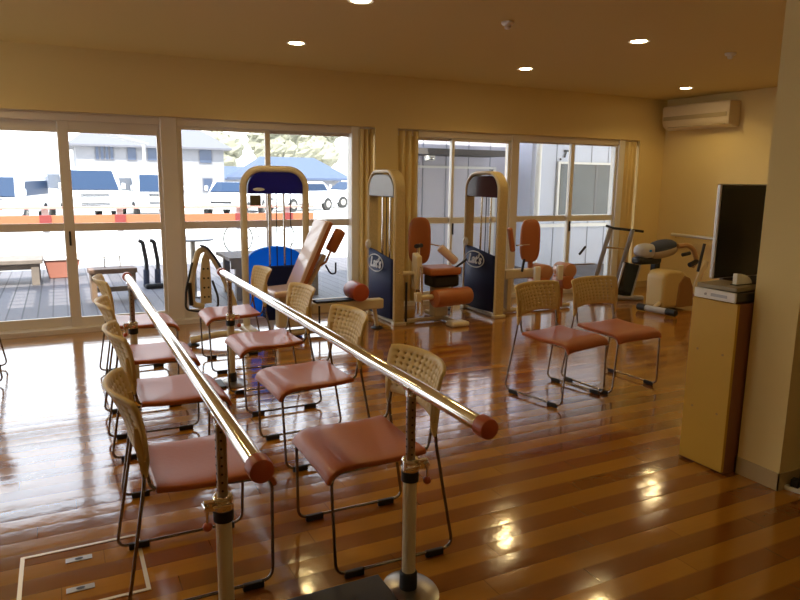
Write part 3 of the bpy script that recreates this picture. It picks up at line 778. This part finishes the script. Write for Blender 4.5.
o = thing('console_stand', 'slim dark mirror-like panel in a silver frame leaning behind the bike', 'panel', (6.05, 5.90, 0), R_(-25))
MB().box((0, .0, .27), (.19, .02, .40), rotm('Y', 12)).build('panel', BLACKG, o, bevel=.003)
fr = MB()
for dx, a in ((-.10, 12), (.10, 12)): fr.box((dx, 0, .27), (.022, .03, .42), rotm('Y', 12))
fr.box((-.045, 0, .06), (.25, .04, .025)); fr.build('frame', mat('silver_frame', (.6, .6, .64), .3, .3), o, smooth=False, bevel=.004)

o = thing('recumbent_bike', 'beige shelled exercise bike with slate blue seat by the right wall', 'exercise bike', (6.19, 5.40, 0), R_(0))
pr = [(-.23, .03), (-.235, .39), (-.19, .45), (-.08, .455), (.06, .44), (.14, .38), (.20, .26), (.23, .10), (.23, .03)]
MB().prism(pr, -.13, .13, 1).build('shell', mat('yellow_beige_shell', (.60, .44, .19), .4), o, bevel=.035, seg=4)
MB().prism([(-.02, .03), (.0, .30), (.08, .39), (.17, .36), (.23, .25), (.25, .03)], -.14, .14, 1).build('side_cover', mat('tan_brown_cover', (.30, .15, .05), .45), o, bevel=.01)
fb = MB().sweep([(-.41, -.03, .045), (-.37, -.34, .045)], .034, 14).build('front_stabilizer', LGREY, o)
for a, b2 in (((-.42, .04, .045), (-.408, -.06, .045)), ((-.372, -.32, .045), (-.360, -.43, .045))): MB().sweep([a, b2], .038, 14).build('stabilizer_cap', BLACK, fb)
MB().sweep([(-.39, -.15, .05), (-.18, -.06, .10)], .025, 10).build('frame_tube', CREAM, o)
MB().sweep([(.35, -.02, .10), (.55, -.02, .52)], .045, 10, sx=.6).build('handle_post', CREAM, o)
MB().sweep([(.33, -.10, .42), (.40, -.10, .74)], .016, 10).build('black_lever', BLACK, o)
st = MB().ell((0, 0, 0), (.20, .12, .092), pw=.85).build('seat', GREYP, o); st.location = (.05, .20, .675); st.rotation_euler = (0, R_(-10), 0)
MB().ell((0, 0, -.035), (.206, .126, .078), pw=.85).build('seat_shell', mat('greige_shell', (.42, .34, .25), .45), st)
nb = MB().ell((0, 0, 0), (.135, .11, .085), pw=.8).build('seat_nose', LGREY, o); nb.location = (-.16, .24, .645)
MB().ell((-.03, -.106, .01), (.022, .006, .014)).build('blue_badge', BLUE, nb)
MB().bb((-.30, .18, .49), (.06, .32, .58)).build('under_seat_box', BLACK, o, bevel=.03)
MB().bb((.02, .24, .03), (.10, .32, .5)).build('seat_pillar', BLACK, o, bevel=.01)
MB().sweep(fillet([(.20, .1, .70), (.34, .08, .71), (.42, .06, .66), (.47, .04, .52), (.40, .04, .46)], .05, 5), .028, 10).build('handlebar', mat('caramel_grip', (.45, .24, .10), .4), o)
MB().sweep([(.24, .06, .60), (.34, .04, .62)], .022, 8).build('handlebar_grip', BLACK, o)
MB().sweep([(.34, .03, .48), (.46, .03, .52)], .03, 8).build('pedal', BLACK, o)

hr = thing('wall_handrail', 'short silver grab rail fixed low on the right wall beside the bike', 'handrail', (XR, 0, .735))
MB().sweep([(-.07, 6.38, .012), (-.07, 4.6, .0)], .022, 12).build('rail', mat('satin_silver', (.75, .74, .72), .3, .4), hr)
for y in (6.32, 5.4, 4.7): MB().sweep([(0, y, -.03), (-.05, y, -.03), (-.07, y, .0)], .008, 8).build('bracket', CHROME, hr)

# ================================================================ OUTSIDE
GZ = -.15
struct(MB().bb((-60, YW + .25, -1.9), (90, 40, GZ)).build('ground', CONC, smooth=False))
struct(MB().bb((-80, 40, -1.9), (160, 200, -1.6)).build('ground_far', CONC, smooth=False))
struct(MB().bb((XL - 3, YW + .2, -.22), (13, 12.3, -.10)).build('deck', DECK, smooth=False))
struct(MB().bb((XL - .2, YB - .2, -.6), (XR + .2, YW + .22, -.121)).build('foundation', CONC, smooth=False))
# roof with eave; three slatted gaps added to cast sun patches on the left deck
rf = MB(); zr = 2.80
x_l, x_r = XL - 3, 13
rf.bb((x_l, YB - 1, zr), (x_r, 6.95, zr + .12))
openings = [(-1.22, -.93), (-.80, -.50), (-.38, -.18)]
xs = [x_l] + [v for op in openings for v in op] + [x_r]
for i in range(0, len(xs), 2): rf.bb((xs[i], 6.95, zr), (xs[i + 1], 8.35, zr + .12))
for a, b2 in openings:
    for k3 in range(5): rf.bb((a, 7.2 + k3 * .26, zr + .04), (b2, 7.225 + k3 * .26, zr + .08))
rf.bb((x_l, 8.35, zr), (x_r, 8.62, zr + .12)); rf.bb((5.0, 8.62, zr), (x_r, 9.54, zr + .12))  # right-hand extension added to keep the neighbouring wall in shade
struct(rf.build('roof', mat('roof_board', (.45, .42, .38), .8), smooth=False))

# deck railing
RAILX = [-6.3, -4.9, -3.5, -2.1, -.95, -.21, .90, 1.82, 2.9, 3.8]
o = thing('deck_railing', 'orange brown deck railing with thin upper rail running across outside the windows', 'railing', (0, 12.2, 0))
MB().bb((-7, -.03, .635), (4.3, .03, .785)).build('rail_board', WOODR, o, smooth=False, bevel=.004)
MB().bb((-7, -.05, .885), (4.3, .05, .925)).build('top_rail', mat('pinkish_rail', (.62, .32, .27), .6), o, smooth=False, bevel=.004)
for x in RAILX:
    ps = MB().bb((x - .05, .035, -.10), (x + .05, .125, .89)).build('post', POSTW, o, smooth=False, bevel=.004)
    MB().bb((x - .085, -.05, .63), (x + .085, .0, .79)).build('bracket', RBLOCK, ps, smooth=False, bevel=.004)

# neighbouring pale building with sliding window on the right
o = thing('neighbour_building', 'pale blue-white sided building close outside the far window', 'building', (0, 0, 0))
MB().bb((7.35, 9.55, GZ), (14, 13, 3.4)).build('siding_wall', SIDING, o, smooth=False)
MB().bb((5.15, 10.1, GZ), (7.36, 11.4, 3.4)).build('siding_wall', mat('lilac_siding', (.62, .60, .68), .7), o, smooth=False)
sm = MB()
for i in range(11): x = 7.48 + i * .40; sm.bb((x, 9.542, GZ), (x + .014, 9.555, 3.4))
for i in range(4): x = 5.5 + i * .45; sm.bb((x, 10.09, GZ), (x + .012, 10.105, 3.4))
sm.build('seams', SEAM, o, smooth=False)
wf = MB().bb((7.90, 9.50, .80), (10.2, 9.56, 1.77)).build('window_frame', WHITEP, o, smooth=False)
MB().bb((7.95, 9.49, .84), (10.15, 9.505, 1.73)).build('window_pane', mat('frosted_pane', (.11, .12, .12), .3, var=(2, .35)), wf, smooth=False)
MB().bb((8.75, 9.485, .84), (8.80, 9.50, 1.73)).build('window_stile', mat('stile', (.16, .16, .17), .5), wf, smooth=False)
MB().bb((7.5, 9.47, .62), (10.5, 9.56, .68)).build('ledge', WHITEP, o, smooth=False)
df = MB()
df.bb((5.3, 10.04, 1.62), (6.95, 10.1, 1.66))
for x in (5.3, 6.9): df.bb((x, 10.05, 0), (x + .06, 10.1, 1.66))
df.build('sliding_door_frame', WHITEP, o, smooth=False)
MB().bb((5.0, 9.35, 1.82), (6.75, 10.1, 1.91)).build('canopy', mat('dark_canopy', (.10, .09, .09), .6), o, smooth=False)
dp = MB(); dp.sweep([(7.42, 9.45, -.1), (7.42, 9.45, 2.6)], .05, 12); dp.build('drainpipe', WHITEP, o)
ws = thing('security_lamp', 'small white lamp under the dark canopy of the pale building', 'lamp', (5.25, 9.40, 1.76))
MB().bb((-.08, -.04, -.04), (.08, .04, .04)).build('lamp_body', WHITEP, ws, bevel=.015)
MB().ell((0, -.045, -.01), (.05, .03, .025)).build('lens', CHROME, ws)
mk = text_obj('T', 'wall_lettering', .17, BLACK, None, (8.05, 9.53, 1.90), (R_(90), 0, 0)); tag(mk, 'black mark shaped like a letter T on the pale building above its window', 'lettering')
dt = MB().ell((7.97, 9.54, 1.81), (.02, .006, .02)).build('wall_mark', BLACK); tag(dt, 'small black dot below left of the T mark on the pale building', 'mark')

# things on the deck
DZ = -.10
o = thing('low_bench', 'weathered low wooden table on the deck outside the left window', 'table', (-.98, 10.9, DZ), R_(0))
MB().bb((-.85, -.35, .30), (.72, .35, .36)).build('table_top', GWOOD, o, smooth=False, bevel=.008)
MB().bb((-.80, -.30, .22), (.66, -.26, .30)).build('apron', GWOOD, o, smooth=False)
for x in (-.75, -.05, .62):
    for y in (-.28, .28): MB().bb((x - .05, y - .04, 0), (x + .05, y + .04, .30)).build('leg', GWOOD, o, smooth=False, bevel=.005)
o = thing('planter', 'reddish brown tapered planter box on the deck by the window post', 'planter', (-.02, 11.35, DZ))
MB().prism([(-.18, 0), (.18, 0), (.25, .28), (-.25, .28)], -.15, .15, 1).build('box', mat('terracotta', (.34, .13, .09), .7), o, bevel=.01)
MB().bb((-.27, -.17, .27), (.27, .17, .30)).build('rim', WHITEP, o, smooth=False, bevel=.005)
o = thing('garden_chair', 'small white rounded garden chair beyond the planter', 'chair', (.72, 11.8, DZ))
MB().sweep(fillet([(-.22, 0, 0), (-.22, 0, .45), (0, 0, .55), (.22, 0, .45), (.22, 0, 0)], .15, 6), .02, 10).build('back_frame', WHITEP, o)
MB().bb((-.22, -.35, .25), (.22, 0, .29)).build('seat', WHITEP, o, bevel=.01)
for x in (-.2, .2): MB().bb((x - .02, -.34, 0), (x + .02, -.30, .26)).build('leg', WHITEP, o, smooth=False)
o = thing('wooden_bench', 'brown wooden bench with two short uprights on the deck outside', 'bench', (.56, 9.0, DZ), R_(3))
MB().bb((-.30, -.14, .34), (.25, .14, .40)).build('seat', mat('brown_bench', (.17, .10, .07), .6), o, smooth=False, bevel=.01)
for x in (-.10, .08): MB().cyl((x, .08, .40), (x, .08, .54), .008).build('upright', STEEL, o)
for x in (-.25, .20): MB().bb((x - .03, -.12, 0), (x + .03, .12, .34)).build('leg', mat('brown_leg', (.22, .14, .09), .6), o, smooth=False)
MB().bb((-.24, -.02, .10), (.20, .02, .16)).build('stretcher', GWOOD, o, smooth=False)
o = thing('step_exerciser', 'dark step exerciser with two upright handles on the deck', 'stepper', (1.10, 9.75, DZ), R_(5))
for x in (-.10, .05):
    MB().sweep(fillet([(x, 0, .05), (x + .02, 0, .35), (x - .02, 0, .64), (x - .07, 0, .66)], .06, 5), .028, 10).build('upright_handle', BLACK, o)
    MB().sweep([(x + .005, 0, .05), (x + .01, 0, .26)], .04, 10).build('lower_sleeve', GREYP, o)
MB().bb((-.12, -.10, .0), (.30, .12, .07)).build('base', BLACK, o, bevel=.02)
o = thing('round_table', 'tall grey pedestal table with thin round top on the deck', 'table', (1.50, 8.9, DZ))
MB().lathe([(0, .72), (.26, .72), (.27, .735), (.26, .745), (0, .745)]).build('table_top', mat('pale_grey_top', (.30, .30, .34), .3), o)
MB().cyl((0, 0, .03), (0, 0, .72), .035).build('pedestal', STEEL, o)
MB().lathe([(0, 0), (.22, 0), (.22, .02), (.04, .05), (0, .05)]).build('foot', STEEL, o)
o = thing('picnic_table', 'grey slatted wooden table on the deck behind the blue machine', 'table', (2.45, 8.7, DZ), R_(0))
for i in range(6): MB().bb((-.62, -.40 + i * .14, .50), (.62, -.285 + i * .14, .54)).build('slat', GWOOD, o, smooth=False)
MB().bb((-.6, -.40, .40), (.6, -.37, .50)).build('apron', GWOOD, o, smooth=False)
for x in (-.5, .5):
    for y in (-.35, .33): MB().bb((x - .04, y - .04, 0), (x + .04, y + .04, .5)).build('leg', GWOOD, o, smooth=False)
o = thing('bicycle', 'thin dark bicycle parked beyond the railing behind the blue machine', 'bicycle', (3.75, 14.0, GZ), R_(12))
for x in (-.5, .5): MB().sweep([(x + .32 * cos(a), 0, .33 + .32 * sin(a)) for a in [2 * pi * k / 24 for k in range(24)]], .015, 6, closed=True, up=(0, 1, 0)).build('wheel', TYRE, o)
bf = MB()
for a, b2 in (((-.5, 0, .33), (-.15, 0, .75)), ((-.15, 0, .75), (.38, 0, .78)), ((-.05, 0, .33), (.38, 0, .78)), ((.38, 0, .9), (.5, 0, .33)), ((-.5, 0, .33), (-.05, 0, .33)), ((-.15, 0, .85), (-.05, 0, .33))): bf.sweep([a, b2], .014, 8)
bf.build('frame', STEEL, o)
MB().sweep([(.34, -.25, .98), (.38, 0, .92), (.34, .25, .98)], .012, 8).build('handlebar', BLACK, o)
MB().ell((-.15, 0, .88), (.13, .06, .03)).build('saddle', BLACK, o)

# vehicles
def van(name, label, x, y, rz, H=2.0, W=1.75, L=4.6, kind='van'):
    o = thing(name, label, 'car' if kind == 'car' else 'van', (x, y, GZ), rz, 'vehicles parked beyond the railing')
    if kind == 'van':
        pr = [(0, .35), (-.02, .75), (.08, .54 * H), (.62, .95 * H), (.95, H), (L - .1, H), (L, H - .15), (L, .35)]
        ws = ((.13, .57 * H), (.60, .92 * H))
    else:
        pr = [(0, .35), (-.02, .62), (.20, .80), (1.05, .93), (1.75, H), (3.1, H), (3.75, 1.0), (L, .95), (L, .35)]
        ws = ((1.12, .98), (1.70, H - .04))
    MB().prism(pr, -W / 2, W / 2, 0).build('body', VANW, o, bevel=.09, seg=4)
    (ya, za), (yb2, zb2) = ws
    nrm = V((0, -(zb2 - za), (yb2 - ya))).normalized() * .045
    c = []
    for px, yy, zz in ((-W / 2 + .10, ya, za), (W / 2 - .10, ya, za), (W / 2 - .20, yb2, zb2), (-W / 2 + .20, yb2, zb2)):
        c += [V((px, yy, zz)) + nrm * 1.1, V((px, yy, zz)) + nrm * -.6]
    MB().add(c, [(0, 2, 4, 6), (7, 5, 3, 1), (0, 1, 3, 2), (2, 3, 5, 4), (4, 5, 7, 6), (6, 7, 1, 0)]).build('windscreen', CARGL, o, smooth=False)
    for sx in (-1, 1):
        z0, z1, y0, y1 = (.58 * H, H * .86, .75, L - .4) if kind == 'van' else (.98, H - .1, 1.75, 3.1)
        MB().prism([(y0, z0), (y0 + (.25 if kind == 'van' else .1), z1), (y1, z1), (y1 + (.1 if kind == 'van' else .3), z0)], sx * (W / 2 - .02), sx * (W / 2 + .008), 0).build('side_window', CARGL, o, smooth=False)
        for yy in (.85, L - .9):
            wl = MB().lathe([(0, -.1), (.30, -.1), (.32, -.07), (.32, .07), (.30, .1), (0, .1)], (sx * (W / 2 - .08), yy, .32), rot=rotm('Y', 90)).build('wheel', TYRE, o)
            MB().lathe([(0, 0), (.17, 0), (.17, .02), (0, .03)], (sx * (W / 2 + .015), yy, .32), rot=rotm('Y', 90 * sx)).build('hub', STEEL, wl)
        MB().box((sx * (W / 2 + .10), ya + .15, za + .15), (.14, .08, .20)).build('mirror', VANW, o, bevel=.03)
        zl = .82 if kind == 'van' else .66
        MB().box((sx * (W / 2 - .24), -.0, zl), (.34, .10, .16)).build('headlight', mat('headlight_lens', (.6, .62, .66), .15), o, bevel=.02)
    if kind == 'van':
        for z in (.93, .87, .62, .56): MB().box((0, -.015 if z < .8 else .03, z), (.95, .06, .028)).build('grille_slot', BLACK, o, smooth=False)
    else: MB().box((0, -.02, .62), (.8, .05, .08)).build('grille', BLACK, o, smooth=False)
    MB().box((0, -.035, .45), (.36, .02, .14)).build('number_plate', WHITEP, o, smooth=False)
    return o
van('parked_van', 'white car with sloping windscreen at the left edge beyond the railing', -1.95, 23.0, R_(-10), H=1.6, W=1.8)
van('parked_van', 'large white van with black grille slots, second from the left beyond the railing', 1.15, 26.0, R_(9), H=1.88, W=1.85)
van('parked_van', 'white van just left of the wide window post beyond the railing', 3.5, 27.0, R_(5), H=1.75, W=1.75)
van('parked_car', 'white low car seen just right of the wide window post', 5.6, 26.5, R_(-28), H=1.38, W=1.7, L=4.4, kind='car')
van('parked_car', 'white car parked farther back between the low car and the blue machine', 8.7, 31, R_(-60), H=1.42, W=1.65, L=4.3, kind='car')
van('parked_car', 'distant white car beneath the blue roofed house', 12.9, 35.2, R_(-75), H=1.42, W=1.65, L=4.3, kind='car')

def house(label, x, y, w, d, h, rh, rz, rm, wins, z=GZ, over=.6, hip=.5):
    o = thing('house', label, 'house', (x, y, z), rz)
    MB().bb((-w / 2, 0, 0), (w / 2, d, h)).build('wall', HWALL, o, smooth=False)
    a, b2 = w / 2 + over, over
    e = w * hip / 2
    vs = [(-a, -b2, h), (a, -b2, h), (a, d + b2, h), (-a, d + b2, h), (-a + e + .1, d / 2, h + rh), (a - e - .1, d / 2, h + rh),
          (-a, -b2, h - .15), (a, -b2, h - .15), (a, d + b2, h - .15), (-a, d + b2, h - .15)]
    MB().add(vs, [(0, 1, 5, 4), (1, 2, 5), (2, 3, 4, 5), (3, 0, 4), (6, 9, 8, 7), (0, 6, 7, 1), (1, 7, 8, 2), (2, 8, 9, 3), (3, 9, 6, 0)]).build('roof', rm, o, smooth=False)
    for wx, wz, ww, wh in wins:
        f = MB().bb((wx - ww / 2 - .06, -.06, wz - .06), (wx + ww / 2 + .06, .02, wz + wh + .06)).build('window', HROOF, o, smooth=False)
        MB().bb((wx - ww / 2, -.08, wz), (wx + ww / 2, -.05, wz + wh)).build('pane', HWIN, f, smooth=False)
    return o
GL = -1.6
house('two storey pale house with grey roof behind the parked vans', 7.0, 58, 11.2, 9, 5.4, 2.4, 0, HROOF,
      [(-4.1, 4.3, .2, .95), (-3.75, 4.3, .2, .95), (-3.4, 4.3, .2, .95), (-3.05, 4.3, .2, .95), (-1.6, 4.3, .6, 1.0), (0, 4.3, .8, 1.0), (4.1, 4.2, .95, 1.1), (4.2, 1.9, .7, 1.0)], z=GL)
house('low pale house with large blue tiled roof seen behind the blue exercise machine', 15.3, 46, 6.2, 6, 3.05, 1.5, 0, BROOF, [(-1.7, 1.8, 1.0, .7), (1.0, 1.9, .85, .75)], z=GL)
house('distant low house with bright blue roof left of the blue exercise machine', 18.3, 74, 5.2, 6, 2.95, 1.3, 0, BROOF, [(-1.0, 1.2, 1.3, 1.0)], z=GL, over=.3)
o = thing('carport', 'thin white lean-to roof edge above the leftmost parked vans', 'carport', (1.9, 34, GZ))
MB().box((-.1, 0, 3.55), (4.2, 1.6, .10), rotm('Y', 14)).build('roof', mat('carport_roof', (.22, .22, .24), .6), o, smooth=False)
for x in (-1.9, 1.8): MB().bb((x - .06, -.06, 0), (x + .06, .06, 3.5 - x * .24)).build('post', POSTW, o, smooth=False)

# trees beyond
def tree(x, y, h, r, label):
    o = thing('tree', label, 'tree', (x, y, -1.6), 0, 'trees on the skyline')
    MB().cyl((0, 0, 0), (0, 0, h * .6), .25, .12, n=10).build('trunk', BARK, o)
    mb = MB()
    for k3 in range(9):
        a = random.uniform(0, 2 * pi); rr = random.uniform(0, r * .6); c = V((rr * cos(a), rr * sin(a), h * random.uniform(.5, .95))); q2 = random.uniform(.35, .6) * r
        o2 = len(mb.v); mb.ell(c, (q2, q2, q2 * .85), nu=18, nv=12)
        for i in range(o2, len(mb.v)):
            d = mb.v[i] - c; mb.v[i] = c + d * (1 + .16 * random.uniform(-1, 1))
    mb.build('crown', LEAF, o, smooth=False)
for i, (x, y, h, r) in enumerate([(20, 92, 9.5, 3.6), (27.5, 95, 11, 3.9), (35.5, 97, 13, 4.1), (44, 97, 13.5, 4.2), (52.5, 95, 12, 4), (30, 84, 8, 3.2)]):
    tree(x, y, h, r, ['leftmost pale tree on the skyline beside the two storey house', 'second pale tree on the skyline above the small blue roof', 'tall pale tree on the skyline behind the large blue roof',
                      'pale tree on the skyline above the right end of the blue roof', 'rightmost pale tree on the skyline by the window frame', 'lower pale tree between the two blue roofed houses'][i])
o = thing('utility_pole', 'pale utility pole near the right edge of the left window', 'pole', (19.3, 42, GL))
MB().cyl((0, 0, 0), (0, 0, 9), .16, .11).build('pole', POSTW, o)
MB().bb((-.7, -.05, 7.2), (.7, .05, 7.3)).build('crossarm', STEEL, o, smooth=False)
